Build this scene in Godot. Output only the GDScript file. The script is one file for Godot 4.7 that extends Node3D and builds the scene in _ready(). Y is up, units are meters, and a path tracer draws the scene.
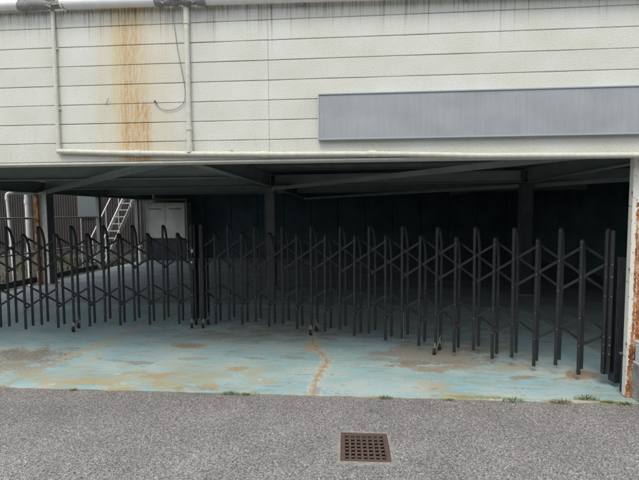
extends Node3D

# ------------------------------------------------------------------ helpers
var rng := RandomNumberGenerator.new()
var names := {}
var M := {}

func lin(r: float, g: float, b: float) -> Color:
	return Color(r, g, b).linear_to_srgb()

func numbered(called: String) -> String:
	if not names.has(called):
		names[called] = 0
		return called
	names[called] += 1
	return "%s_%03d" % [called, names[called]]

func thing(called: String, label: String, category: String, at := Vector3.ZERO, turn := 0.0, group := "") -> Node3D:
	var o := Node3D.new()
	o.name = numbered(called)
	add_child(o)
	o.position = at
	o.rotation.y = turn
	tag(o, label, category, group)
	return o

func tag(o: Node, label: String, category: String, group := "", kind := "") -> void:
	if label != "": o.set_meta("label", label)
	if category != "": o.set_meta("category", category)
	if group != "": o.set_meta("group", group)
	if kind != "": o.set_meta("kind", kind)

func put(called: String, mesh: Mesh, m: Material, parent: Node, at := Vector3.ZERO, basis := Basis.IDENTITY) -> MeshInstance3D:
	var o := MeshInstance3D.new()
	o.name = called
	o.mesh = mesh
	o.material_override = m
	o.transform = Transform3D(basis, at)
	parent.add_child(o, true)
	return o

func top(called: String, mesh: Mesh, m: Material, label: String, category: String, at := Vector3.ZERO, group := "") -> MeshInstance3D:
	var o := put(numbered(called), mesh, m, self, at)
	tag(o, label, category, group)
	return o

func ground_piece(called: String, mesh: Mesh, m: Material) -> MeshInstance3D:
	var o := put(called, mesh, m, self)
	o.set_meta("kind", "structure")
	return o

func mb() -> SurfaceTool:
	var st := SurfaceTool.new()
	st.begin(Mesh.PRIMITIVE_TRIANGLES)
	return st

func face(st: SurfaceTool, vs: Array, c: Vector3) -> void:
	var n: Vector3 = (vs[1] - vs[0]).cross(vs[2] - vs[0])
	if n.length_squared() < 1e-14 and vs.size() > 3:
		n = (vs[2] - vs[0]).cross(vs[3] - vs[0])
	n = n.normalized()
	var mid := Vector3.ZERO
	for v in vs: mid += v
	mid /= vs.size()
	var q := vs.duplicate()
	if n.dot(mid - c) < 0.0:
		n = -n
	else:
		q.reverse()      # front faces run clockwise
	for i in range(1, q.size() - 1):
		for v in [q[0], q[i], q[i + 1]]:
			st.set_normal(n)
			st.set_uv(Vector2(v.x + v.z, v.y))
			st.add_vertex(v)

# box with chamfered edges
func box(st: SurfaceTool, c: Vector3, size: Vector3, bev := 0.0, b := Basis.IDENTITY) -> void:
	var h := size * 0.5
	if bev <= 0.0:
		for ax in 3:
			for s in [-1, 1]:
				var vs := []
				for k in [[-1, -1], [1, -1], [1, 1], [-1, 1]]:
					var v := Vector3.ZERO
					v[ax] = s * h[ax]
					v[(ax + 1) % 3] = k[0] * h[(ax + 1) % 3]
					v[(ax + 2) % 3] = k[1] * h[(ax + 2) % 3]
					vs.append(c + b * v)
				face(st, vs, c)
		return
	var g := h - Vector3(bev, bev, bev)
	for ax in 3:
		var a1 := (ax + 1) % 3
		var a2 := (ax + 2) % 3
		for s in [-1, 1]:
			var vs := []
			for k in [[-1, -1], [1, -1], [1, 1], [-1, 1]]:
				var v := Vector3.ZERO
				v[ax] = s * h[ax]
				v[a1] = k[0] * g[a1]
				v[a2] = k[1] * g[a2]
				vs.append(c + b * v)
			face(st, vs, c)
		for s1 in [-1, 1]:
			for s2 in [-1, 1]:
				var vs := []
				for k in [[0, -1], [0, 1], [1, 1], [1, -1]]:
					var v := Vector3.ZERO
					v[ax] = k[1] * g[ax]
					v[a1] = s1 * (h[a1] if k[0] == 0 else g[a1])
					v[a2] = s2 * (g[a2] if k[0] == 0 else h[a2])
					vs.append(c + b * v)
				face(st, vs, c)
	for sx in [-1, 1]:
		for sy in [-1, 1]:
			for sz in [-1, 1]:
				face(st, [c + b * Vector3(sx * h.x, sy * g.y, sz * g.z), c + b * Vector3(sx * g.x, sy * h.y, sz * g.z), c + b * Vector3(sx * g.x, sy * g.y, sz * h.z)], c)

func box_mesh(size: Vector3, bev := 0.0, c := Vector3.ZERO) -> ArrayMesh:
	var st := mb()
	box(st, c, size, bev)
	return st.commit()

# basis whose x axis runs along d, y as near up as can be
func along(d: Vector3, up := Vector3.UP) -> Basis:
	var x := d.normalized()
	var z := x.cross(up).normalized()
	var y := z.cross(x).normalized()
	return Basis(x, y, z)

# straight bar between two points: width across (z) and height (y)
func bar(st: SurfaceTool, a: Vector3, b: Vector3, hy: float, wz: float, bev := 0.0, up := Vector3.UP) -> void:
	box(st, (a + b) * 0.5, Vector3(a.distance_to(b), hy, wz), bev, along(b - a, up))

func tube(st: SurfaceTool, pts: Array, rad, seg := 10, caps := true) -> void:
	var rings := []
	var nrm := []
	var ref := Vector3.UP
	var d0: Vector3 = (pts[1] - pts[0]).normalized()
	if abs(d0.dot(ref)) > 0.9: ref = Vector3.RIGHT
	var u := d0.cross(ref).normalized()
	for i in pts.size():
		var d: Vector3
		if i == 0: d = pts[1] - pts[0]
		elif i == pts.size() - 1: d = pts[i] - pts[i - 1]
		else: d = (pts[i + 1] - pts[i]).normalized() + (pts[i] - pts[i - 1]).normalized()
		if d.length() < 1e-9: d = d0
		d = d.normalized()
		u = (u - d * u.dot(d)).normalized()
		var w := d.cross(u)
		var r: float = rad[i] if rad is Array else rad
		var ring := []
		var nn := []
		for k in seg:
			var a := TAU * k / seg
			var o := u * cos(a) + w * sin(a)
			ring.append(pts[i] + o * r)
			nn.append(o)
		rings.append(ring)
		nrm.append(nn)
	for i in range(pts.size() - 1):
		for k in seg:
			var k2 := (k + 1) % seg
			var q := [[i, k], [i + 1, k2], [i, k2], [i, k], [i + 1, k], [i + 1, k2]]
			for e in q:
				st.set_normal(nrm[e[0]][e[1]])
				st.set_uv(Vector2(float(e[1]) / seg, e[0]))
				st.add_vertex(rings[e[0]][e[1]])
	if caps:
		face(st, rings[0], pts[1])
		face(st, rings[-1], pts[-2])

func tube_mesh(pts: Array, rad, seg := 10) -> ArrayMesh:
	var st := mb()
	tube(st, pts, rad, seg)
	return st.commit()

# flat strip (rectangular section) swept along a path lying in the local yz plane, width along x
func strip(st: SurfaceTool, pts: Array, wx: float, th: float) -> void:
	var L := []
	for i in pts.size():
		var d: Vector3
		if i == 0: d = pts[1] - pts[0]
		elif i == pts.size() - 1: d = pts[i] - pts[i - 1]
		else: d = pts[i + 1] - pts[i - 1]
		d = d.normalized()
		var n := Vector3(0, -d.z, d.y)
		var c := 0.004
		var hx := wx * 0.5
		var ht := th * 0.5
		var ring := []
		for e in [[-hx + c, ht], [hx - c, ht], [hx, ht - c], [hx, -ht + c], [hx - c, -ht], [-hx + c, -ht], [-hx, -ht + c], [-hx, ht - c]]:
			ring.append(pts[i] + Vector3(e[0], 0, 0) + n * e[1])
		L.append(ring)
	for i in range(pts.size() - 1):
		var mid: Vector3 = (pts[i] + pts[i + 1]) * 0.5
		for k in 8:
			var k2 := (k + 1) % 8
			face(st, [L[i][k], L[i][k2], L[i + 1][k2], L[i + 1][k]], mid)
	face(st, L[0], pts[1])
	face(st, L[-1], pts[-2])

# ------------------------------------------------------------------ textures
func noise(seed_: int, freq: float, oct := 4, type := FastNoiseLite.TYPE_SIMPLEX_SMOOTH) -> FastNoiseLite:
	var n := FastNoiseLite.new()
	n.seed = seed_
	n.noise_type = type
	n.frequency = freq
	n.fractal_octaves = oct
	n.fractal_type = FastNoiseLite.FRACTAL_FBM if oct > 1 else FastNoiseLite.FRACTAL_NONE
	return n

func bytes(n: FastNoiseLite, w: int, h: int) -> PackedByteArray:
	var im := n.get_seamless_image(w, h)
	im.convert(Image.FORMAT_L8)
	return im.get_data()

func tex(im: Image) -> ImageTexture:
	im.generate_mipmaps()
	return ImageTexture.create_from_image(im)

# grey tone texture in linear lo..hi from two noises (stored as sRGB)
func tone(seed_: int, size: int, f1: float, f2: float, a: Color, b: Color, mixp := 0.5) -> ImageTexture:
	var d1 := bytes(noise(seed_, f1, 5), size, size)
	var d2 := bytes(noise(seed_ + 1, f2, 3), size, size)
	var out := PackedByteArray()
	out.resize(size * size * 3)
	var lut := []
	for i in 256:
		var c := a.lerp(b, smoothstep(0.2, 0.8, i / 255.0)).linear_to_srgb()
		lut.append([int(c.r * 255), int(c.g * 255), int(c.b * 255)])
	for i in size * size:
		var l: Array = lut[int(d1[i] * (1.0 - mixp) + d2[i] * mixp)]
		out[i * 3] = l[0]; out[i * 3 + 1] = l[1]; out[i * 3 + 2] = l[2]
	return tex(Image.create_from_data(size, size, false, Image.FORMAT_RGB8, out))

func bump(seed_: int, size: int, freq: float, strength: float, oct := 3) -> ImageTexture:
	var im := noise(seed_, freq, oct).get_seamless_image(size, size)
	im.convert(Image.FORMAT_RGBA8)
	im.bump_map_to_normal_map(strength)
	return tex(im)

func bump_wide(seed_: int, w: int, h: int, freq: float, strength: float) -> ImageTexture:
	var im := noise(seed_, freq, 3).get_image(w, h)
	im.convert(Image.FORMAT_RGBA8)
	im.bump_map_to_normal_map(strength)
	return tex(im)

func plain(c: Color, rough := 0.8, metal := 0.0) -> StandardMaterial3D:
	var m := StandardMaterial3D.new()
	m.albedo_color = c
	m.roughness = rough
	m.metallic = metal
	return m

func tri(t: Texture2D, scale: float, rough := 0.85, nt: Texture2D = null, ns := 0.5, metal := 0.0) -> StandardMaterial3D:
	var m := StandardMaterial3D.new()
	m.albedo_texture = t
	m.roughness = rough
	m.metallic = metal
	m.uv1_triplanar = true
	m.uv1_world_triplanar = true
	m.uv1_scale = Vector3.ONE * scale
	if nt:
		m.normal_enabled = true
		m.normal_texture = nt
		m.normal_scale = ns
	return m

# float picture buffer, linear colours
var PW := 0
var PH := 0
var buf := PackedFloat32Array()

func buf_tex() -> ImageTexture:
	var lut := PackedByteArray()
	lut.resize(1025)
	for i in 1025:
		lut[i] = int(clamp(Color(i / 1024.0, 0, 0).linear_to_srgb().r, 0, 1) * 255.0 + 0.5)
	var out := PackedByteArray()
	out.resize(PW * PH * 3)
	for i in PW * PH * 3:
		out[i] = lut[int(clampf(buf[i], 0.0, 1.0) * 1024.0)]
	return tex(Image.create_from_data(PW, PH, false, Image.FORMAT_RGB8, out))

func mixpx(i: int, c: Vector3, a: float) -> void:
	var k := i * 3
	buf[k] += (c.x - buf[k]) * a
	buf[k + 1] += (c.y - buf[k + 1]) * a
	buf[k + 2] += (c.z - buf[k + 2]) * a

# ------------------------------------------------------------------ wall picture: grain, rust runs, drip marks
const WX0 := -3.4
const WX1 := 2.6
const WY0 := 1.94
const WY1 := 3.70
func wall_texture() -> ImageTexture:
	PW = 1800
	PH = 528
	buf.resize(PW * PH * 3)
	var grain := bytes(noise(11, 0.26, 3), 512, 512)
	var cloud := bytes(noise(12, 0.006, 4), 512, 512)
	var colr := noise(13, 1.0, 2)
	var streak := PackedFloat32Array()
	var streak2 := PackedFloat32Array()
	var drip := PackedFloat32Array()
	for x in PW:
		var X := lerpf(WX0, WX1, (x + 0.5) / PW)
		streak.append(colr.get_noise_2d(X * 60.0, 3.0) * 0.5 + 0.5)
		streak2.append(colr.get_noise_2d(X * 9.0, 40.0) * 0.5 + 0.5)
		drip.append(colr.get_noise_2d(X * 42.0, 90.0) * 0.5 + 0.5)
	var vn := noise(14, 1.0, 3)
	for y in PH:
		var Y := lerpf(WY1, WY0, (y + 0.5) / PH)
		var crs: float = 1.0 + [0.0, -0.02, 0.015, -0.01, 0.02, -0.025, 0.005, 0.012, -0.015, 0.01, 0.0, 0.01][int((Y - 1.8397) / 0.1603) % 12]
		for x in PW:
			var X := lerpf(WX0, WX1, (x + 0.5) / PW)
			var i := y * PW + x
			var g := grain[(y % 512) * 512 + (x % 512)] / 255.0 - 0.5
			var c := cloud[(y % 512) * 512 + (x % 512)] / 255.0
			var t := (1.0 + g * 0.26 - (c - 0.5) * 0.12) * crs
			buf[i * 3] = 0.578 * t
			buf[i * 3 + 1] = 0.582 * t
			buf[i * 3 + 2] = (0.530 - (c - 0.5) * 0.05) * t
			# faint yellow-grey film in vertical runs, left part of the wall
			var film := clampf((streak2[x] - 0.45) * 2.2, 0, 1) * clampf((-0.9 - X) * 1.2, 0.12, 1.0)
			mixpx(i, Vector3(0.52, 0.47, 0.33), film * 0.13 * (0.6 + g))
			# rust run
			var e := exp(-pow((X + 1.83) / 0.17, 2.0)) + 0.55 * exp(-pow((X + 1.97) / 0.07, 2.0)) + 0.35 * exp(-pow((X + 2.12) / 0.05, 2.0)) + 0.30 * exp(-pow((X + 1.56) / 0.10, 2.0))
			if e > 0.02:
				var v := vn.get_noise_2d(X * 14.0, Y * 1.6) * 0.5 + 0.5
				var v2 := vn.get_noise_2d(X * 48.0, Y * 11.0) * 0.75
				var s := e * (0.34 + 0.75 * streak[x] * v + g * 0.5 + v2 * 0.35)
				mixpx(i, Vector3(0.56, 0.43, 0.20), clampf(s * 0.95, 0, 0.78))
				var low := exp(-pow((X + 1.745) / 0.055, 2.0)) * smoothstep(2.52, 2.44, Y) * (0.55 + 0.45 * smoothstep(2.15, 2.35, Y))
				low += 0.55 * exp(-pow((X + 1.90) / 0.045, 2.0)) * (0.7 + 0.3 * smoothstep(2.9, 2.3, Y))
				low += 0.50 * exp(-pow((X + 1.83) / 0.11, 2.0))
				low += 0.5 * exp(-pow((X + 1.80) / 0.12, 2.0)) * smoothstep(2.07, 2.02, Y)
				mixpx(i, Vector3(0.42, 0.22, 0.06), clampf(low * 1.15 * (0.18 + 0.95 * streak[x] * v + g * 0.6 + v2 * 0.55), 0, 0.82))
			# dark drip marks hanging from the pipe along the top
			var len := 0.02 + 0.75 * pow(drip[x], 3.4) * (0.2 + 1.8 * pow(streak2[x], 1.5))
			var dd := (3.262 - Y) / len
			if dd > 0.0 and dd < 1.0:
				mixpx(i, Vector3(0.15, 0.135, 0.105), clampf((1.0 - dd) * 1.3, 0, 1) * clampf(0.14 + (streak[x] - 0.40) * 2.1 + g * 0.9, 0, 0.8))
			# grey run below the second down pipe's wrapping
			var gr := exp(-pow((X + 1.20) / 0.10, 2.0)) * smoothstep(2.55, 3.1, Y)
			mixpx(i, Vector3(0.42, 0.40, 0.38), gr * 0.35 * (0.7 + g))
			# black specks along the lower edge
			if Y < 2.20:
				var sp := vn.get_noise_2d(X * 70.0, Y * 70.0)
				if sp > 0.36: mixpx(i, Vector3(0.2, 0.17, 0.12), (sp - 0.36) * 2.0)
	return buf_tex()

# ------------------------------------------------------------------ floor picture: worn blue paint and its stains
const FX0 := -4.9
const FX1 := 2.7
const FZ0 := -3.6
const FZ1 := 0.02
var warp: FastNoiseLite
var fine: PackedByteArray

func blob(cx: float, cz: float, rx: float, rz: float, turn: float, col: Vector3, strength: float, rough := 0.5, grainy := 0.6, hard := 0.35) -> void:
	var R := maxf(rx, rz) * 1.6
	var x0 := clampi(int((cx - R - FX0) / (FX1 - FX0) * PW), 0, PW - 1)
	var x1 := clampi(int((cx + R - FX0) / (FX1 - FX0) * PW), 0, PW - 1)
	var y0 := clampi(int((cz - R - FZ0) / (FZ1 - FZ0) * PH), 0, PH - 1)
	var y1 := clampi(int((cz + R - FZ0) / (FZ1 - FZ0) * PH), 0, PH - 1)
	var ct := cos(turn)
	var sn := sin(turn)
	for y in range(y0, y1 + 1):
		var Z := lerpf(FZ0, FZ1, (y + 0.5) / PH) - cz
		for x in range(x0, x1 + 1):
			var X := lerpf(FX0, FX1, (x + 0.5) / PW) - cx
			var u := (X * ct + Z * sn) / rx
			var v := (-X * sn + Z * ct) / rz
			var d := sqrt(u * u + v * v) + warp.get_noise_2d((X + cx) * 2.6, (Z + cz) * 5.0) * rough * 1.7 + warp.get_noise_2d((X + cx) * 14.0, (Z + cz) * 26.0) * rough * 0.9
			if d < 1.0:
				var g := fine[(y % 512) * 512 + x % 512] / 255.0 - 0.5
				var a := smoothstep(1.0, 1.0 - hard, d) * (1.0 - grainy * 0.45 + g * grainy * 2.2)
				mixpx(y * PW + x, col * (1.0 + g * 0.5), clampf(a * strength, 0, 1))

func band(pts: Array, wid: float, col: Vector3, strength: float, edge := 0.5) -> void:
	for k in range(pts.size() - 1):
		var a: Vector2 = pts[k]
		var b: Vector2 = pts[k + 1]
		var x0 := clampi(int((minf(a.x, b.x) - wid * 2 - FX0) / (FX1 - FX0) * PW), 0, PW - 1)
		var x1 := clampi(int((maxf(a.x, b.x) + wid * 2 - FX0) / (FX1 - FX0) * PW), 0, PW - 1)
		var y0 := clampi(int((minf(a.y, b.y) - FZ0) / (FZ1 - FZ0) * PH), 0, PH - 1)
		var y1 := clampi(int((maxf(a.y, b.y) - FZ0) / (FZ1 - FZ0) * PH), 0, PH - 1)
		for y in range(y0, y1 + (1 if k == pts.size() - 2 else 0)):
			var Z := lerpf(FZ0, FZ1, (y + 0.5) / PH)
			var t := clampf((Z - a.y) / (b.y - a.y), 0, 1)
			var cx := lerpf(a.x, b.x, t)
			for x in range(x0, x1 + 1):
				var X := lerpf(FX0, FX1, (x + 0.5) / PW)
				var d := absf(X - cx) / wid + warp.get_noise_2d(X * 9.0, Z * 9.0) * edge
				if d < 1.0:
					var g := fine[(y % 512) * 512 + x % 512] / 255.0 - 0.5
					mixpx(y * PW + x, col * (1.0 + g * 0.4), clampf(smoothstep(1.0, 0.55, d) * strength * (0.85 + g), 0, 1))

func floor_texture() -> ImageTexture:
	PW = 1520
	PH = 724
	buf.resize(PW * PH * 3)
	fine = bytes(noise(21, 0.14, 4), 512, 512)
	warp = noise(22, 1.0, 4)
	var wear := noise(23, 1.0, 5)
	var sweep := noise(24, 1.0, 4)
	var mott := noise(25, 1.0, 4)
	for y in PH:
		var Z := lerpf(FZ0, FZ1, (y + 0.5) / PH)
		for x in PW:
			var X := lerpf(FX0, FX1, (x + 0.5) / PW)
			var i := y * PW + x
			var g := fine[(y % 512) * 512 + x % 512] / 255.0 - 0.5
			var w := wear.get_noise_2d(X * 1.1, Z * 1.7)
			var s := sweep.get_noise_2d(X * 2.2, Z * 16.0)
			var m := mott.get_noise_2d(X * 7.0, Z * 10.0)
			var t := 1.0 + g * 0.26
			buf[i * 3] = 0.270 * t
			buf[i * 3 + 1] = 0.445 * t
			buf[i * 3 + 2] = 0.488 * t
			# paint rubbed thin, pale mortar showing; flakes with hard little edges
			mixpx(i, Vector3(0.40, 0.475, 0.46), clampf(0.40 + w * 0.9 + s * 0.40 + m * 0.25 + g * 0.5, 0, 0.92))
			var fl := w * 0.5 + s * 0.35 + m * 0.5 + g * 0.55
			mixpx(i, Vector3(0.45, 0.475, 0.44), smoothstep(0.28, 0.36, fl) * 0.5)
			# grime
			mixpx(i, Vector3(0.27, 0.25, 0.18), clampf(w * -0.6 + s * 0.5 + m * 0.35 + 0.05 + g * 1.1, 0, 0.55))
			mixpx(i, Vector3(0.17, 0.15, 0.11), smoothstep(0.36, 0.50, s * 0.6 - m * 0.5 + g * 0.5) * 0.4)
	var tan := Vector3(0.40, 0.34, 0.24)
	var sand := Vector3(0.25, 0.20, 0.145)
	var rust := Vector3(0.30, 0.165, 0.07)
	# trodden dirt under the gates, toned darker inward for the bay's dim light
	blob(-1.5, -1.75, 1.35, 0.42, 0.0, Vector3(0.34, 0.30, 0.23), 0.75, 0.6, 0.7, 0.8)
	blob(0.2, -2.6, 2.9, 1.0, 0.0, Vector3(0.25, 0.225, 0.18), 0.9, 0.5, 0.6, 0.6)
	blob(-0.9, -2.0, 1.2, 0.5, 0.0, Vector3(0.27, 0.24, 0.19), 0.8, 0.6, 0.6, 0.8)
	blob(1.5, -1.5, 0.9, 0.5, 0.5, Vector3(0.27, 0.25, 0.20), 0.8, 0.6, 0.6, 0.8)
	blob(-3.6, -2.6, 1.6, 0.5, 0.0, Vector3(0.33, 0.35, 0.33), 0.6, 0.6, 0.6, 0.8)
	# big sandy patch and the one at the left edge
	blob(0.90, -1.12, 0.72, 0.50, -0.15, sand * 1.12, 0.95, 0.42, 0.6, 0.30)
	blob(0.72, -0.86, 0.42, 0.10, -0.12, Vector3(0.21, 0.165, 0.12), 0.8, 0.5, 0.8, 0.6)
	blob(0.75, -0.72, 0.36, 0.10, -0.10, sand * 1.1, 0.8, 0.5)
	blob(-3.62, -0.74, 0.70, 0.46, 0.1, sand, 0.85, 0.40, 0.7, 0.5)
	blob(-3.55, -0.86, 0.50, 0.26, 0.1, Vector3(0.17, 0.135, 0.10), 0.9, 0.45, 0.8, 0.6)
	blob(-3.35, -0.45, 0.36, 0.16, 0.1, sand, 0.6, 0.6)
	# tan bands: old trench filled with mortar, crack repair
	band([Vector2(-2.90, -3.2), Vector2(-2.93, -1.82), Vector2(-3.06, -1.03), Vector2(-3.13, -0.72)], 0.07, Vector3(0.44, 0.37, 0.25), 0.8, 0.8)
	band([Vector2(-3.13, -0.72), Vector2(-3.16, -0.10), Vector2(-3.16, 0.02)], 0.06, Vector3(0.33, 0.29, 0.23), 0.75, 0.8)
	band([Vector2(-2.74, -0.9), Vector2(-2.83, -0.35), Vector2(-2.85, 0.02)], 0.05, Vector3(0.42, 0.36, 0.24), 0.4, 1.1)
	var crack := [Vector2(-0.54, -2.4), Vector2(-0.52, -1.9), Vector2(-0.47, -1.45), Vector2(-0.39, -1.20), Vector2(-0.28, -0.99), Vector2(-0.27, -0.80), Vector2(-0.30, -0.60), Vector2(-0.34, -0.40), Vector2(-0.33, 0.02)]
	band(crack, 0.062, Vector3(0.52, 0.50, 0.44), 0.8, 1.2)
	band(crack, 0.040, Vector3(0.40, 0.29, 0.17), 0.85, 1.5)
	band(crack, 0.0045, Vector3(0.14, 0.11, 0.08), 0.7, 1.2)
	blob(-0.47, -1.35, 0.13, 0.22, 0.2, Vector3(0.45, 0.33, 0.17), 0.8, 0.5)
	blob(-0.32, -0.09, 0.06, 0.10, 0.0, Vector3(0.26, 0.26, 0.25), 0.8, 0.4)
	# rust and oil spots
	blob(-2.4, -0.22, 1.6, 0.28, 0.0, Vector3(0.38, 0.33, 0.19), 0.8, 0.6, 0.9, 0.8)
	blob(-1.5, -0.45, 1.0, 0.36, 0.1, Vector3(0.36, 0.31, 0.19), 0.65, 0.6, 0.9, 0.8)
	blob(-1.14, -0.57, 0.14, 0.13, 0.0, rust * 1.1, 1.0, 0.4, 0.5, 0.7)
	blob(-1.08, -0.55, 0.30, 0.22, 0.0, Vector3(0.38, 0.36, 0.24), 0.6, 0.6, 0.6, 0.8)
	blob(-1.96, -1.30, 0.26, 0.16, 0.0, rust, 0.85, 0.5, 0.5, 0.7)
	blob(-1.82, -0.36, 0.36, 0.10, 0.0, Vector3(0.40, 0.26, 0.11), 0.9, 0.6, 0.6, 0.7)
	blob(-1.35, -0.10, 0.30, 0.07, 0.0, Vector3(0.36, 0.24, 0.12), 0.9, 0.6, 0.6, 0.7)
	blob(-2.25, -0.16, 0.55, 0.10, 0.0, Vector3(0.40, 0.30, 0.12), 0.8, 0.6, 0.6, 0.8)
	blob(-0.66, -0.95, 0.14, 0.08, 0.0, Vector3(0.26, 0.25, 0.20), 0.9, 0.5)
	blob(-1.04, -0.91, 0.16, 0.05, 0.1, Vector3(0.24, 0.26, 0.24), 0.9, 0.5)
	blob(-2.18, -0.70, 0.15, 0.06, 0.1, Vector3(0.20, 0.22, 0.20), 0.9, 0.6)
	blob(-2.58, -0.77, 0.14, 0.05, 0.2, Vector3(0.21, 0.22, 0.19), 0.8, 0.6)
	blob(-1.75, -0.85, 0.20, 0.06, 0.0, Vector3(0.26, 0.27, 0.24), 0.8, 0.6)
	blob(1.62, -0.52, 0.16, 0.05, -0.1, Vector3(0.27, 0.20, 0.13), 1.0, 0.4)
	blob(1.45, -0.75, 0.38, 0.10, -0.2, Vector3(0.36, 0.31, 0.22), 0.8, 0.6)
	blob(2.20, -0.62, 0.24, 0.16, -0.4, Vector3(0.28, 0.18, 0.10), 1.0, 0.4, 0.5, 0.6)
	blob(1.95, -0.52, 0.14, 0.03, -0.3, Vector3(0.30, 0.24, 0.17), 0.8, 0.4)
	blob(0.72, -0.22, 0.25, 0.16, 0.2, Vector3(0.40, 0.30, 0.15), 0.7, 0.6, 0.6, 0.8)
	blob(1.0, -0.06, 0.30, 0.06, 0.0, Vector3(0.38, 0.30, 0.16), 0.8, 0.6)
	# earth and moss caught along the front edge
	for k in 46:
		var X := rng.randf_range(-4.8, 2.3)
		var mossy := rng.randf() < 0.35
		blob(X, -rng.randf_range(0.0, 0.05) * (2.2 if X < -1.0 else 1.0), rng.randf_range(0.05, 0.30), rng.randf_range(0.015, 0.05), 0.0, Vector3(0.20, 0.21, 0.09) if mossy else Vector3(0.37, 0.31, 0.17), rng.randf_range(0.5, 0.95), 0.7, 0.8, 0.6)
	for k in 150:
		blob(rng.randf_range(-4.5, 2.4), rng.randf_range(-2.4, -0.05), rng.randf_range(0.012, 0.05), rng.randf_range(0.008, 0.025), rng.randf_range(-0.4, 0.4), [tan, sand, Vector3(0.5, 0.54, 0.52), Vector3(0.2, 0.2, 0.17)][rng.randi() % 4], rng.randf_range(0.4, 0.9), 0.5)
	return buf_tex()

# ------------------------------------------------------------------ asphalt: stones set in dark binder
func asphalt() -> Array:
	var S := 2048
	var cell := noise(31, 0.5, 1, FastNoiseLite.TYPE_CELLULAR)
	cell.cellular_return_type = FastNoiseLite.RETURN_CELL_VALUE
	var dist := noise(31, 0.5, 1, FastNoiseLite.TYPE_CELLULAR)
	dist.cellular_return_type = FastNoiseLite.RETURN_DISTANCE2_SUB
	var a := bytes_plain(cell, S)
	var b := bytes_plain(dist, S)
	var c := bytes_plain(noise(33, 0.006, 4), S)
	var out := PackedByteArray()
	out.resize(S * S * 3)
	var hgt := PackedByteArray()
	hgt.resize(S * S)
	var lut := []
	for i in 1025: lut.append(int(Color(i / 1024.0, 0, 0).linear_to_srgb().r * 255.0))
	for i in S * S:
		var v := a[i] / 255.0
		var e := clampf(b[i] / 255.0 * 3.0, 0, 1)
		var s := (0.135 + 0.21 * v + (1.4 * (v - 0.82) if v > 0.82 else 0.0) - (0.07 if v < 0.15 else 0.0)) * (0.70 + 0.30 * e)
		s *= 0.84 + 0.24 * c[i] / 255.0
		var wm: float = fmod(v * 7.3, 1.0)
		out[i * 3] = lut[clampi(int(s * (0.98 + 0.07 * wm) * 1024), 0, 1024)]
		out[i * 3 + 1] = lut[clampi(int(s * 0.965 * 1024), 0, 1024)]
		out[i * 3 + 2] = lut[clampi(int(s * (0.975 - 0.05 * wm) * 1024), 0, 1024)]
		hgt[i] = int(e * (110 + 145 * v))
	var hi := Image.create_from_data(S, S, false, Image.FORMAT_L8, hgt)
	hi.convert(Image.FORMAT_RGBA8)
	hi.bump_map_to_normal_map(3.0)
	return [tex(Image.create_from_data(S, S, false, Image.FORMAT_RGB8, out)), tex(hi)]

func bytes_plain(n: FastNoiseLite, s: int) -> PackedByteArray:
	var im := n.get_image(s, s)
	im.convert(Image.FORMAT_L8)
	return im.get_data()

# flat sheet on a grid with one rectangular hole; uv in metres / uvs; vertex colour patches
func sheet(xs: Array, zs: Array, y: float, hole: Rect2, uvs: float, patch: FastNoiseLite, amp: float) -> ArrayMesh:
	var st := mb()
	var col := func(x: float, z: float) -> Color:
		var v: float = 1.0 + (patch.get_noise_2d(x * 0.9, z * 0.9) * amp if patch else 0.0)
		return Color(v, v, v)
	for i in range(xs.size() - 1):
		for j in range(zs.size() - 1):
			var mx: float = (xs[i] + xs[i + 1]) * 0.5
			var mz: float = (zs[j] + zs[j + 1]) * 0.5
			if hole.has_point(Vector2(mx, mz)): continue
			for e in [[0, 0], [1, 0], [1, 1], [0, 0], [1, 1], [0, 1]]:
				var x: float = xs[i + e[0]]
				var z: float = zs[j + e[1]]
				st.set_color(col.call(x, z))
				st.set_normal(Vector3.UP)
				st.set_uv(Vector2(x + 2.95, z + 0.3) / uvs)
				st.add_vertex(Vector3(x, y, z))
	st.index()
	st.generate_tangents()
	return st.commit()

func steps(a: float, b: float, s: float) -> Array:
	var r := []
	var n := maxi(1, int(round((b - a) / s)))
	for i in n + 1: r.append(lerpf(a, b, float(i) / n))
	return r

func merge(a: Array, extra: Array) -> Array:
	var r := a.duplicate()
	for e in extra:
		var ok := true
		for v in r:
			if absf(v - e) < 0.004: ok = false
		if ok: r.append(e)
	r.sort()
	return r

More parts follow.
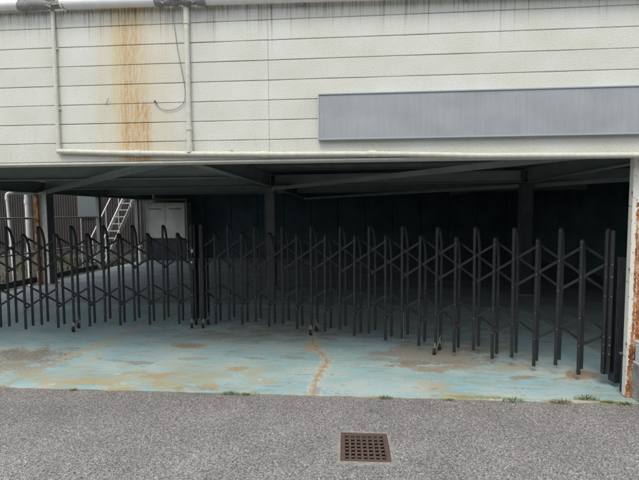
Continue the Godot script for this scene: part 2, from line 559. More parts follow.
# ------------------------------------------------------------------ main
func _ready() -> void:
	rng.seed = 7
	noise_patch.seed = 77
	noise_patch.frequency = 1.0
	# camera
	var cam := Camera3D.new()
	cam.name = "camera"
	cam.position = Vector3(0, 1.55, 3.559)
	cam.rotation_degrees = Vector3(-3.5683, 4.3875, -0.3425)
	cam.fov = 58.34
	cam.near = 0.05
	cam.far = 900.0
	add_child(cam)
	cam.current = true
	# overcast sky
	var sm := ProceduralSkyMaterial.new()
	sm.sky_top_color = Color(0.80, 0.83, 0.87)
	sm.sky_horizon_color = Color(0.84, 0.86, 0.88)
	sm.sky_curve = 0.2
	sm.ground_bottom_color = Color(0.35, 0.34, 0.33)
	sm.ground_horizon_color = Color(0.5, 0.5, 0.5)
	sm.sun_angle_max = 0.0
	var sky := Sky.new()
	sky.sky_material = sm
	var env := Environment.new()
	env.background_mode = Environment.BG_SKY
	env.sky = sky
	env.ambient_light_source = Environment.AMBIENT_SOURCE_DISABLED
	env.tonemap_mode = Environment.TONE_MAPPER_LINEAR
	env.tonemap_exposure = 2.62
	env.sdfgi_enabled = true
	env.ssao_enabled = true
	env.ssil_enabled = true
	var we := WorldEnvironment.new()
	we.name = "environment"
	we.environment = env
	add_child(we)
	var sun := DirectionalLight3D.new()
	sun.name = "sun"
	sun.light_energy = 0.3
	sun.light_angular_distance = 25.0
	sun.light_color = Color(1.0, 0.97, 0.92)
	sun.shadow_enabled = true
	sun.rotation_degrees = Vector3(-58, -18, 0)
	add_child(sun)

	make_materials()
	build_ground()
	build_garage()
	build_surroundings()
	build_gates()
	build_wall_fittings()
	build_interior_things()
	build_grate()
	build_weeds()

func make_materials() -> void:
	M.wall = StandardMaterial3D.new()
	M.wall.albedo_texture = wall_texture()
	M.wall.roughness = 0.9
	M.wall.normal_enabled = true
	M.wall.normal_texture = bump_wide(41, 2048, 601, 0.30, 1.3)
	M.wall.normal_scale = 0.75
	M.floor = StandardMaterial3D.new()
	M.floor.albedo_texture = floor_texture()
	M.floor.roughness = 0.75
	M.floor.texture_repeat = false
	M.inner_floor = tri(tone(51, 512, 0.008, 0.12, Color(0.22, 0.26, 0.265), Color(0.33, 0.375, 0.375), 0.35), 0.35, 0.75)
	var a := asphalt()
	M.asphalt = StandardMaterial3D.new()
	M.asphalt.albedo_texture = a[0]
	M.asphalt.roughness = 0.95
	M.asphalt.normal_enabled = true
	M.asphalt.normal_texture = a[1]
	M.asphalt.normal_scale = 0.6
	M.asphalt.vertex_color_use_as_albedo = true
	M.soil = tri(tone(61, 512, 0.01, 0.15, Color(0.028, 0.026, 0.018), Color(0.058, 0.052, 0.036), 0.5), 0.4, 1.0)
	M.concrete = tri(tone(63, 512, 0.015, 0.2, Color(0.20, 0.19, 0.17), Color(0.36, 0.34, 0.31), 0.5), 1.2, 0.95, bump(64, 256, 0.1, 3.0), 0.6)
	M.mortar = tri(tone(164, 512, 0.03, 0.22, Color(0.15, 0.14, 0.125), Color(0.34, 0.325, 0.295), 0.6), 1.6, 0.95, bump(165, 256, 0.15, 3.0), 0.6)
	M.black = tri(tone(65, 256, 0.02, 0.25, Color(0.009, 0.010, 0.012), Color(0.028, 0.031, 0.035), 0.5), 3.0, 0.48, null, 0.0, 0.15)
	M.blackpanel = tri(tone(66, 256, 0.02, 0.25, Color(0.012, 0.016, 0.021), Color(0.030, 0.037, 0.046), 0.5), 2.0, 0.5, null, 0.0, 0.1)
	M.bolt = plain(lin(0.5, 0.5, 0.5), 0.35, 0.9)
	M.rubber = plain(lin(0.02, 0.02, 0.02), 0.7)
	M.zinc = tri(tone(67, 256, 0.03, 0.2, Color(0.28, 0.28, 0.28), Color(0.52, 0.52, 0.52), 0.5), 3.0, 0.45, null, 0.0, 0.7)
	M.steel = tri(tone(68, 256, 0.01, 0.2, Color(0.20, 0.23, 0.225), Color(0.29, 0.325, 0.315), 0.4), 0.8, 0.7)
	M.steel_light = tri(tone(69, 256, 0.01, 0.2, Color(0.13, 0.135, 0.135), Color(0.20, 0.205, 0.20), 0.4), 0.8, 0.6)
	M.shaded_steel = tri(tone(168, 256, 0.01, 0.2, Color(0.05, 0.06, 0.065), Color(0.085, 0.095, 0.10), 0.4), 0.8, 0.7)
	M.deck = tri(tone(70, 256, 0.01, 0.2, Color(0.16, 0.20, 0.205), Color(0.23, 0.275, 0.28), 0.4), 0.6, 0.8)
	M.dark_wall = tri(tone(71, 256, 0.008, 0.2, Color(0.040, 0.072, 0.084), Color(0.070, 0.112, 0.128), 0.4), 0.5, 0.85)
	M.rustpaint = tri(rust_picture(81), 1.6, 0.9, bump(82, 256, 0.06, 3.0), 0.7)
	M.pillar_white = tri(chipped_picture(), 1.6, 0.7)
	M.white_pipe = tri(tone(83, 256, 0.02, 0.2, Color(0.66, 0.66, 0.66), Color(0.78, 0.78, 0.77), 0.4), 1.5, 0.5)
	M.cream_pipe = tri(tone(84, 256, 0.03, 0.2, Color(0.46, 0.45, 0.38), Color(0.60, 0.59, 0.52), 0.5), 1.5, 0.6)
	M.tape = tri(tone(85, 256, 0.06, 0.2, Color(0.045, 0.045, 0.045), Color(0.40, 0.39, 0.38), 0.5), 5.0, 0.9)
	M.flash = tri(tone(86, 256, 0.02, 0.2, Color(0.52, 0.51, 0.45), Color(0.64, 0.63, 0.57), 0.5), 2.0, 0.7)
	M.panel = panel_material()
	M.iron = tri(tone(88, 256, 0.03, 0.25, Color(0.055, 0.034, 0.026), Color(0.125, 0.082, 0.066), 0.5), 6.0, 0.8, bump(89, 256, 0.12, 3.0), 0.5)
	M.cladding = tri(tone(90, 256, 0.01, 0.1, Color(0.019, 0.0142, 0.0126), Color(0.030, 0.023, 0.021), 0.4), 0.5, 0.6)
	M.roof = plain(lin(0.06, 0.06, 0.065), 0.7)
	M.glass = plain(lin(0.07, 0.085, 0.085), 0.2)
	M.frame = plain(lin(0.12, 0.11, 0.10), 0.5, 0.3)
	M.cabinet = tri(tone(92, 256, 0.01, 0.2, Color(0.46, 0.45, 0.40), Color(0.58, 0.57, 0.52), 0.4), 0.8, 0.6)
	M.orange = tri(rust_picture(93), 1.2, 0.9)
	M.silver = tri(tone(94, 256, 0.05, 0.2, Color(0.50, 0.50, 0.51), Color(0.75, 0.75, 0.76), 0.5), 5.0, 0.35, bump(95, 256, 0.05, 4.0), 0.8, 0.3)
	M.grit = tri(tone(96, 256, 0.05, 0.2, Color(0.20, 0.16, 0.10), Color(0.40, 0.34, 0.25), 0.5), 9.0, 1.0)
	M.cable = plain(lin(0.22, 0.215, 0.20), 0.7)

func rust_picture(seed_: int) -> ImageTexture:
	PW = 384
	PH = 384
	buf.resize(PW * PH * 3)
	var d := bytes(noise(seed_, 0.012, 5), PW, PH)
	var g := bytes(noise(seed_ + 5, 0.09, 4), PW, PH)
	for i in PW * PH:
		var v := d[i] / 255.0
		var f := g[i] / 255.0
		buf[i * 3] = 0.50; buf[i * 3 + 1] = 0.40; buf[i * 3 + 2] = 0.31
		mixpx(i, Vector3(0.42, 0.19, 0.075), smoothstep(0.16, 0.30, v + (f - 0.5) * 0.4))
		mixpx(i, Vector3(0.19, 0.065, 0.03), smoothstep(0.50, 0.62, v + (f - 0.5) * 0.7))
	return buf_tex()

func chipped_picture() -> ImageTexture:
	PW = 384
	PH = 384
	buf.resize(PW * PH * 3)
	var d := bytes(noise(181, 0.02, 5), PW, PH)
	var g := bytes(noise(186, 0.10, 3), PW, PH)
	for i in PW * PH:
		var v := d[i] / 255.0
		var f := g[i] / 255.0
		var t := 0.95 + 0.1 * f
		buf[i * 3] = 0.66 * t; buf[i * 3 + 1] = 0.65 * t; buf[i * 3 + 2] = 0.60 * t
		mixpx(i, Vector3(0.50, 0.36, 0.24), smoothstep(0.74, 0.82, v + (f - 0.5) * 0.3))
		mixpx(i, Vector3(0.22, 0.09, 0.05), smoothstep(0.80, 0.86, v + (f - 0.5) * 0.5))
	return buf_tex()

func panel_material() -> StandardMaterial3D:
	PW = 1024
	PH = 160
	buf.resize(PW * PH * 3)
	var n := noise(201, 1.0, 4)
	for y in PH:
		for x in PW:
			var i := y * PW + x
			var s := n.get_noise_2d(x * 0.09, y * 0.004)
			var c := n.get_noise_2d(x * 0.006 + 50.0, y * 0.006)
			var g := n.get_noise_2d(x * 0.4, y * 0.4 + 90.0)
			var t := 1.0 + s * 0.07 + c * 0.16 + g * 0.05
			buf[i * 3] = 0.285 * t; buf[i * 3 + 1] = 0.305 * t; buf[i * 3 + 2] = 0.322 * t
			var e := n.get_noise_2d(x * 0.11, 300.0)
			if e > 0.22 and y > 20: mixpx(i, Vector3(0.20, 0.21, 0.23), (e - 0.22) * 1.0 * clampf(n.get_noise_2d(x * 0.11, y * 0.02) + 0.4, 0, 1))
	var m := StandardMaterial3D.new()
	m.albedo_texture = buf_tex()
	m.roughness = 0.5
	m.metallic = 0.0
	return m

# ------------------------------------------------------------------ ground
const GR := Rect2(-0.082, 0.585, 0.325, 0.355)   # drain opening in the road
func build_ground() -> void:
	var pn := noise(301, 1.0, 3)
	var xs := merge(merge(steps(-6, 6, 0.2), [GR.position.x, GR.end.x]), [-180, -60, -20, -10, 10, 20, 60, 180])
	var zs := merge(merge(steps(-0.012, 4.388, 0.2), [GR.position.y, GR.end.y]), [6, 9])
	ground_piece("road", sheet(xs, zs, -0.009, GR, 5.7, pn, 0.20), M.asphalt)
	var gx := [-400.0, -60.0, -8.0, GR.position.x, GR.end.x, 8.0, 60.0, 400.0]
	var gz := [-400.0, -60.0, -8.0, 0.0, GR.position.y, GR.end.y, 8.0, 60.0, 400.0]
	ground_piece("ground", sheet(gx, gz, -0.07, GR, 2.0, null, 0.0), M.soil)
	# garage floor: front stretch with its painted and stained face, plain stretch behind
	var st := mb()
	var se := mb()
	var xx := steps(FX0, FX1, 0.08)
	var zf := []
	for x in xx: zf.append(rng.randf_range(-0.006, 0.014))
	for i in range(xx.size() - 1):
		var a := Vector3(xx[i], 0, zf[i])
		var b := Vector3(xx[i + 1], 0, zf[i + 1])
		var q := [a, b, Vector3(b.x, 0, FZ0), Vector3(a.x, 0, FZ0)]
		for k in [0, 2, 1, 0, 3, 2]:
			st.set_normal(Vector3.UP)
			st.set_uv(Vector2((q[k].x - FX0) / (FX1 - FX0), (q[k].z - FZ0) / (FZ1 - FZ0)))
			st.add_vertex(q[k])
		var r := [a, b, b + Vector3(0, -0.2, 0), a + Vector3(0, -0.2, 0)]
		for k in [0, 1, 2, 0, 2, 3]:
			se.set_normal(Vector3(0, 0, 1))
			se.add_vertex(r[k])
	var gf := ground_piece("garage_floor", st.commit(), M.floor)
	put("floor_edge", se.commit(), M.grit, gf)
	var s2 := mb()
	box(s2, Vector3((-7.05 + 6.0) * 0.5, -0.1, (FZ0 - 11.3) * 0.5), Vector3(13.05, 0.2, 11.3 + FZ0))
	box(s2, Vector3((-7.05 + FX0) * 0.5, -0.1, FZ0 * 0.5), Vector3(FX0 + 7.05, 0.2, -FZ0))
	box(s2, Vector3((FX1 + 6.0) * 0.5, -0.1, FZ0 * 0.5), Vector3(6.0 - FX1, 0.2, -FZ0))
	ground_piece("garage_floor_inside", s2.commit(), M.inner_floor)

# ------------------------------------------------------------------ the building
func board(x0: float, x1: float, y0: float, y1: float) -> ArrayMesh:
	# one siding board: face at z 0, edges chamfered back, back at -0.016
	var st := mb()
	var c := 0.004
	var d := -0.011
	var n := maxi(2, int((x1 - x0) / 0.25))
	var lo := []
	var hi := []
	for i in n + 1:
		lo.append(y0 + rng.randf_range(-0.0011, 0.0011))
		hi.append(y1 + rng.randf_range(-0.0011, 0.0011))
	var quads := []
	for i in n:
		var xa := lerpf(x0, x1, float(i) / n)
		var xb := lerpf(x0, x1, float(i + 1) / n)
		var P := [Vector3(xa, lo[i] + c, 0), Vector3(xb, lo[i + 1] + c, 0), Vector3(xb, hi[i + 1] - c, 0), Vector3(xa, hi[i] - c, 0)]
		var Q := [Vector3(xa, lo[i], -c), Vector3(xb, lo[i + 1], -c), Vector3(xb, hi[i + 1], -c), Vector3(xa, hi[i], -c)]
		var B := [Q[0] + Vector3(0, 0, d), Q[1] + Vector3(0, 0, d), Q[2] + Vector3(0, 0, d), Q[3] + Vector3(0, 0, d)]
		quads.append(P)
		for e in [[0, 1], [2, 3]]:
			quads.append([Q[e[0]], Q[e[1]], P[e[1]], P[e[0]]])
			quads.append([B[e[0]], B[e[1]], Q[e[1]], Q[e[0]]])
		if i == 0: quads.append([B[3], B[0], P[0], P[3]])
		if i == n - 1: quads.append([B[1], B[2], P[2], P[1]])
	for q in quads:
		var nn: Vector3 = (q[1] - q[0]).cross(q[2] - q[0]).normalized()
		for k in [0, 2, 1, 0, 3, 2]:
			st.set_normal(nn)
			st.set_uv(Vector2((q[k].x - WX0) / (WX1 - WX0), (WY1 - q[k].y) / (WY1 - WY0)))
			st.add_vertex(q[k])
	st.generate_tangents()
	return st.commit()

func ibeam(st: SurfaceTool, a: Vector3, b: Vector3, h: float, w: float) -> void:
	# a, b at the underside
	var up := Vector3.UP
	bar(st, a + up * 0.006, b + up * 0.006, 0.012, w)
	bar(st, a + up * (h - 0.006), b + up * (h - 0.006), 0.012, w)
	bar(st, a + up * (h * 0.5), b + up * (h * 0.5), h - 0.024, 0.010)

func beam_mesh(a: Vector3, b: Vector3, h: float, w: float) -> ArrayMesh:
	var st := mb()
	ibeam(st, a, b, h, w)
	return st.commit()

func channel_mesh(a: Vector3, b: Vector3, h: float, w: float, side := 1.0) -> ArrayMesh:
	var st := mb()
	var z := (b - a).normalized().cross(Vector3.UP) * side
	bar(st, a + Vector3.UP * h * 0.5, b + Vector3.UP * h * 0.5, h, 0.008)
	bar(st, a + Vector3.UP * 0.004 + z * (w * 0.5 + 0.004), b + Vector3.UP * 0.004 + z * (w * 0.5 + 0.004), 0.008, w)
	bar(st, a + Vector3.UP * (h - 0.004) + z * (w * 0.5 + 0.004), b + Vector3.UP * (h - 0.004) + z * (w * 0.5 + 0.004), 0.008, w)
	return st.commit()

const COLS := [Vector3(-6.84, 0, -5.6), Vector3(-1.66, 0, -5.1), Vector3(3.22, 0, -4.75)]
func build_garage() -> void:
	var g := thing("garage_building", "pale siding building with dark open parking bay at ground level", "building")
	# siding: courses 0.16 m, butt joint at -0.685
	var ys := []
	for k in range(0, 16): ys.append(2.000 + 0.1603 * k)
	var cuts := [-7.2, -6.745, -3.715, -0.685, 2.345, 5.0]
	for k in range(ys.size() - 1):
		for c in range(cuts.size() - 1):
			put("siding_board", board(cuts[c] + 0.0012, cuts[c + 1] - 0.0012, ys[k] + 0.0018, ys[k + 1] - 0.0018), M.wall, g)
	var ytop: float = ys[-1]
	put("wall_core", box_mesh(Vector3(12.2, ytop - 2.0, 0.12), 0.0, Vector3(-1.1, (ytop + 2.0) * 0.5, -0.016 - 0.062)), M.steel, g)
	# flashing under the lowest course, its inner lip
	var st := mb()
	box(st, Vector3(-1.1, 1.988, -0.066), Vector3(12.2, 0.018, 0.146), 0.003)
	put("base_flashing", st.commit(), M.flash, g)
	st = mb()
	box(st, Vector3(-1.1, ytop + 0.05, -0.10), Vector3(12.3, 0.1, 0.24), 0.01)
	put("parapet_cap", st.commit(), M.flash, g)
	# sides, back and roof of the upper storey
	put("side_wall", box_mesh(Vector3(0.12, ytop - 2.34, 11.2), 0.0, Vector3(-7.14, (ytop + 2.34) * 0.5, -5.76)), M.flash, g)
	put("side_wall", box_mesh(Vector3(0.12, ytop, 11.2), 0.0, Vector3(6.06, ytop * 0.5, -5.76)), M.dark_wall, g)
	put("roof", box_mesh(Vector3(13.3, 0.12, 11.5), 0.0, Vector3(-0.55, ytop - 0.16, -5.76)), M.roof, g)
	put("side_wall", box_mesh(Vector3(0.9, ytop - 0.02, 0.1), 0.0, Vector3(5.55, (ytop) * 0.5, -0.2)), M.flash, g)
	# back wall of upright panels
	for k in 14:
		var x0 := -7.0 + k * 0.93
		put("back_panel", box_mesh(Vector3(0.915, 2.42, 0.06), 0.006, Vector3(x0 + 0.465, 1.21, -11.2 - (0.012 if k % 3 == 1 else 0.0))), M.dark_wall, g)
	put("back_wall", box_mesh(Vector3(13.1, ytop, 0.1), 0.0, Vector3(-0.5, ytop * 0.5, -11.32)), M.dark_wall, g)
	# floor deck over the bay: ribbed sheets
	for k in 13:
		var x0 := -7.08 + k * 1.01
		var s := mb()
		box(s, Vector3(x0 + 0.505, 2.50, -5.7), Vector3(1.008, 0.02, 11.1))
		for j in 5:
			box(s, Vector3(x0 + 0.11 + j * 0.2, 2.477, -5.7), Vector3(0.09, 0.026, 11.1))
		put("deck_sheet", s.commit(), M.deck, g)
	# purlins along x
	for k in 11:
		var z := -0.55 - k * 1.0
		put("purlin", channel_mesh(Vector3(-7.05, 2.36, z), Vector3(6.0, 2.36, z - 0.0), 0.10, 0.05), M.steel, g)
	# columns with base and cap plates
	for p in COLS:
		var c := mb()
		for s in [-1, 1]:
			box(c, p + Vector3(s * 0.094, 1.04, 0), Vector3(0.012, 2.06, 0.2))
		box(c, p + Vector3(0, 1.04, 0), Vector3(0.176, 2.06, 0.176))
		var o := put("column", c.commit(), M.steel_light if p.x < 0.0 else M.shaded_steel, g)  # right column's steel toned darker, its shade put into the colour
		if p.x < -6.0: put("pale_front", box_mesh(Vector3(0.19, 2.04, 0.012), 0.002, p + Vector3(0, 1.04, 0.108)), M.pillar_white, o)  # paler sheet over the left column's front
		put("base_plate", box_mesh(Vector3(0.28, 0.02, 0.28), 0.003, p + Vector3(0, 0.01, 0)), M.steel, o)
	# rear and front column of the left side
	put("post", box_mesh(Vector3(0.10, 2.03, 0.10), 0.004, Vector3(-7.02, 1.015, -7.88)), M.steel_light, g)
	put("post", box_mesh(Vector3(0.10, 2.03, 0.10), 0.004, Vector3(-7.0, 1.015, -9.98)), M.steel_light, g)
	put("post", box_mesh(Vector3(0.2, 2.03, 0.2), 0.006, Vector3(-6.95, 1.015, -0.4)), M.steel_light, g)
	# beams
	put("beam", beam_mesh(Vector3(-7.0, 2.03, -0.2), Vector3(-7.0, 2.03, -11.1), 0.25, 0.15), M.steel, g)
	for i in 2:
		var a: Vector3 = COLS[i] + Vector3(0.1 if i > 0 else 0.0, 2.1, 0)
		var b: Vector3 = COLS[i + 1] + Vector3(-0.1, 2.1, 0)
		put("beam", beam_mesh(a, b, 0.22, 0.12), M.steel, g)
	put("beam", beam_mesh(COLS[2] + Vector3(0.1, 2.1, 0), Vector3(6.0, 2.1, -4.6), 0.22, 0.12), M.steel, g)
	for i in [1, 2]:
		var p: Vector3 = COLS[i]
		put("beam", beam_mesh(Vector3(p.x - 0.06, 2.085, -0.18), Vector3(p.x, 2.085, p.z + 0.08), 0.25, 0.13), M.steel, g)
		put("beam", beam_mesh(Vector3(p.x, 2.085, p.z - 0.08), Vector3(p.x, 2.085, -11.1), 0.25, 0.13), M.steel, g)
	put("beam", beam_mesh(Vector3(-6.92, 2.06, -2.55), Vector3(-1.80, 2.06, -2.55), 0.26, 0.12), M.steel, g)
	put("beam", beam_mesh(Vector3(-6.92, 2.10, -8.2), Vector3(-1.80, 2.10, -8.2), 0.24, 0.12), M.steel, g)
	put("beam", beam_mesh(Vector3(-1.5, 2.10, -8.2), Vector3(6.0, 2.10, -8.0), 0.24, 0.12), M.steel, g)
	# diagonal wind bracing of angle steel, just under the beams
	for e in [[Vector3(-1.58, 2.07, -5.0), Vector3(2.15, 2.07, -0.25)], [Vector3(-1.75, 2.066, -0.35), Vector3(-6.75, 2.066, -5.45)], [Vector3(-1.6, 2.07, -10.9), Vector3(3.15, 2.07, -4.85)], [Vector3(3.3, 2.066, -4.9), Vector3(5.9, 2.066, -0.6)]]:
		var s := mb()
		bar(s, e[0], e[1], 0.008, 0.075)
		var off: Vector3 = (e[1] - e[0]).normalized().cross(Vector3.UP) * 0.034
		bar(s, e[0] + off - Vector3.UP * 0.034, e[1] + off - Vector3.UP * 0.034, 0.06, 0.008)
		put("brace", s.commit(), M.steel, g)
	# gusset plates where the bracing meets the middle column
	for s in [[-1.95, -4.85], [-1.36, -4.8]]:
		put("gusset", box_mesh(Vector3(0.32, 0.010, 0.30), 0.0, Vector3(s[0], 2.078, s[1])), M.steel, g)
	# right jamb: painted steel channel, its outer face rusted
	var jb := mb()
	box(jb, Vector3(2.297, 0.995, -0.15), Vector3(0.058, 1.98, 0.055), 0.004)
	var j := put("jamb", jb.commit(), M.pillar_white, g)
	j.set_meta("label", "white painted steel jamb with chipped paint")
	var j2 := put("jamb_channel", box_mesh(Vector3(0.16, 1.976, 0.05), 0.004, Vector3(2.409, 0.994, -0.157)), M.rustpaint, g)
	j2.set_meta("label", "rusted orange steel face of the jamb")
	var jr := rng
	# rust scabs climbing the inner edge of the jamb
	var sc := mb()
	for k in 420:
		var t := pow(jr.randf(), 1.7)
		var y := 0.008 + t * 1.6
		var w := jr.randf_range(0.004, 0.016)
		var x := 2.320 - jr.randf() * 0.040 * clampf(1.2 - y * 1.5, 0.22, 1.0)
		box(sc, Vector3(x - w * 0.5, y, -0.1225 + jr.randf() * 0.0012), Vector3(w, jr.randf_range(0.008, 0.04), 0.003), 0.0, Basis(Vector3(0, 0, 1), jr.randf_range(-0.4, 0.4)))
	put("rust_scabs", sc.commit(), M.rustpaint, j)

# ------------------------------------------------------------------ what stands round the garage
func build_surroundings() -> void:
	# neighbouring house clad in dark ribbed sheets
	var h := thing("neighbour_house", "dark brown ribbed cladding house seen beyond the garage's open side", "house", Vector3(-12.5, 0, -13.2))
	var z := 0.0
	for k in 16:
		var s := mb()
		var x0 := -7.5 + k * 0.94
		box(s, Vector3(x0 + 0.47, 2.7, -0.02), Vector3(0.935, 5.4, 0.02))
		for j in 9:
			box(s, Vector3(x0 + 0.06 + j * 0.104, 2.7, 0.0), Vector3(0.055, 5.4, 0.03), 0.008)
		put("cladding_sheet", s.commit(), M.cladding, h)
	put("house_body", box_mesh(Vector3(15.0, 5.5, 6.0), 0.0, Vector3(0, 2.7, -3.04)), M.cladding, h)
	put("roof", box_mesh(Vector3(15.8, 0.25, 6.8), 0.02, Vector3(0, 5.55, -3.0)), M.roof, h)
	put("foundation", box_mesh(Vector3(15.02, 0.24, 0.04), 0.0, Vector3(0, 0.05, 0.03)), M.cladding, h)
	var w := put("window", box_mesh(Vector3(0.92, 1.3, 0.05), 0.004, Vector3(1.85, 2.05, 0.05)), M.frame, h)
	put("pane", box_mesh(Vector3(0.74, 1.14, 0.012), 0.0, Vector3(1.85, 2.05, 0.077)), M.glass, w)
	# unseen house added across the road: it shuts off low sky from the bay
	var oh := thing("added_house", "added unseen beige house across the road to block low sky", "house", Vector3(-1.0, -0.07, 12.5))
	put("wall", box_mesh(Vector3(34.0, 5.6, 7.0), 0.0, Vector3(0, 2.8, 3.5)), M.concrete, oh)
	put("roof", box_mesh(Vector3(35.0, 0.3, 8.2), 0.03, Vector3(0, 5.72, 3.5)), M.roof, oh)
	for k in 8:
		for j in 2:
			var c := Vector3(-14.7 + k * 4.2, 1.6 + j * 2.5, -0.02)
			var wf := put("window", box_mesh(Vector3(1.7, 1.2, 0.08), 0.01, c), M.frame, oh)
			put("pane", box_mesh(Vector3(1.56, 1.06, 0.02), 0.0, c + Vector3(0, 0, -0.04)), M.glass, wf)
	# railing along the open left side
	var r := thing("side_railing", "grey steel railing of three rails along the garage's open side", "railing", Vector3(-7.0, 0, -4.0))
	put("rail", tube_mesh([Vector3(-0.02, 1.475, 3.2), Vector3(-0.02, 1.475, -3.8)], 0.024, 10), M.zinc, r)
	put("rail", tube_mesh([Vector3(-0.02, 0.72, 3.2), Vector3(-0.02, 0.72, -3.8)], 0.024, 10), M.zinc, r)
	put("kerb_rail", box_mesh(Vector3(0.09, 0.13, 7.0), 0.006, Vector3(-0.09, 0.10, -0.3)), M.blackpanel, r)
	for zz in [2.4, 0.4, -3.2]:
		put("rail_post", tube_mesh([Vector3(-0.075, -0.05, zz), Vector3(-0.075, 1.49, zz)], 0.026, 10), M.zinc, r)
	# white drain pipes beside the left column
	var p := thing("drain_pipe", "thin white drain pipe with an elbow at its top", "drain pipe", Vector3(-7.16, 0, -4.95))
	var lean := 0.06
	put("pipe", tube_mesh([Vector3(0.05, -0.06, 0), Vector3(-0.04, 1.93, 0), Vector3(-0.03, 1.98, 0), Vector3(0.0, 2.005, -0.02), Vector3(0.09, 2.02, -0.09), Vector3(0.30, 2.01, -0.3)], 0.034, 14), M.white_pipe, p)
	put("elbow", tube_mesh([Vector3(-0.037, 1.86, 0), Vector3(-0.04, 1.93, 0), Vector3(-0.03, 1.98, 0), Vector3(0.0, 2.005, -0.02), Vector3(0.06, 2.015, -0.06)], 0.042, 14), M.white_pipe, p)
	put("coupling", tube_mesh([Vector3(0.008, 0.86, 0), Vector3(0.005, 0.93, 0)], 0.044, 14), M.white_pipe, p)
	p = thing("drain_pipe", "thick white upright drain pipe next to rust streaked column", "drain pipe", Vector3(-7.13, 0, -5.43))
	put("pipe", tube_mesh([Vector3(0, -0.06, 0), Vector3(0, 2.0, 0)], 0.062, 16), M.white_pipe, p)
	put("coupling", tube_mesh([Vector3(0, 1.80, 0), Vector3(0, 1.89, 0)], 0.072, 16), M.white_pipe, p)
	put("clip", tube_mesh([Vector3(0, 0.62, 0), Vector3(0, 0.66, 0)], 0.068, 16), M.zinc, p)
	top("rusty_strip", box_mesh(Vector3(0.09, 2.0, 0.04), 0.003, Vector3(0, 1.0, 0)), M.orange, "narrow orange rusted steel strip between white pipe and column", "steel strip", Vector3(-6.945, 0, -5.44))
	# outside steel stair
	var s := thing("steel_stair", "steep white steel stair with open treads behind the gate", "stairs", Vector3(-7.6, 0, -9.0))
	var foot := Vector3(0.06, -0.06, 0.1)
	var head := Vector3(0.30, 2.75, -2.05)
	var wd := Vector3(-0.40, 0, -0.03)
	for k in 2:
		var st := mb()
		bar(st, foot + wd * k, head + wd * k, 0.15, 0.012, 0.0)
		put("stringer", st.commit(), M.white_pipe, s)
	for k in 12:
		var t := (k + 0.8) / 12.5
		var c := foot.lerp(head, t) + wd * 0.5
		put("tread", box_mesh(Vector3(0.385, 0.03, 0.17), 0.003, c), M.zinc, s)
	for k in 2:
		var o := wd * (-0.05 + 1.1 * k) + Vector3(0, 0.85, 0)
		put("handrail", tube_mesh([foot + o, head + o], 0.017, 8), M.white_pipe, s)
		for t in [0.05, 0.35, 0.65, 0.95]:
			var b := foot.lerp(head, t) + wd * (-0.05 + 1.1 * k)
			put("baluster", tube_mesh([b, b + Vector3(0, 0.85, 0)], 0.013, 8), M.white_pipe, s)
	# rough grass outside the railing
	var gs := mb()
	for k in 5200:
		var x := rng.randf_range(-10.5, -7.22)
		var zz := rng.randf_range(-11.5, -2.5)
		if noise_patch.get_noise_2d(x * 0.7, zz * 0.7) < -0.05: continue
		blade(gs, Vector3(x, -0.07, zz), rng.randf_range(0.06, 0.22), rng.randf_range(0.004, 0.009), rng.randf_range(0, TAU), rng.randf_range(0.1, 0.7))
	var go := put("rough_grass", gs.commit(), leaf_mat(Color(0.075, 0.11, 0.030)), self)
	tag(go, "rough green grass on the soil outside the side railing", "grass", "", "stuff")

var noise_patch := FastNoiseLite.new()
var leafs := {}
func leaf_mat(c: Color) -> StandardMaterial3D:
	if leafs.has(c): return leafs[c]
	var m := plain(c.linear_to_srgb(), 0.7)
	m.cull_mode = BaseMaterial3D.CULL_DISABLED
	m.backlight_enabled = true
	m.backlight = Color(0.12, 0.16, 0.05)
	leafs[c] = m
	return m

func blade(st: SurfaceTool, p: Vector3, h: float, w: float, az: float, lean: float) -> void:
	var d := Vector3(cos(az), 0, sin(az))
	var sd := Vector3(-d.z, 0, d.x) * w
	var a := p
	var b := p + Vector3(0, h * 0.6, 0) + d * h * lean * 0.35
	var c := p + Vector3(0, h * (1.0 - lean * 0.25), 0) + d * h * lean
	var n := (Vector3.UP * 1.0 - d * 0.5).normalized()
	for t in [[a - sd, a + sd, b + sd * 0.8], [a - sd, b + sd * 0.8, b - sd * 0.8], [b - sd * 0.8, b + sd * 0.8, c]]:
		for v in t:
			st.set_normal(n)
			st.add_vertex(v)

# ------------------------------------------------------------------ accordion gates
const HD := 0.185      # hoop depth
var hoop_tall: ArrayMesh
var hoop_short: ArrayMesh
var bolt_mesh: ArrayMesh

func hoop(bottom: float, topy: float) -> ArrayMesh:
	var st := mb()
	# front leg straight up, a tight bend, then a long falling curve into the rear leg
	var pts := [Vector3(0, bottom, 0)]
	for k in 4:
		var a := PI * 0.5 * k / 3.0
		pts.append(Vector3(0, topy - 0.022 + 0.022 * sin(a), -0.022 + 0.022 * cos(a)))
	for k in range(1, 9):
		var a := PI * 0.5 * k / 8.0
		pts.append(Vector3(0, topy - 0.30 + 0.30 * cos(a), -0.022 - (HD - 0.022) * sin(a)))
	pts.append(Vector3(0, bottom, -HD))
	strip(st, pts, 0.030, 0.017)
	return st.commit()

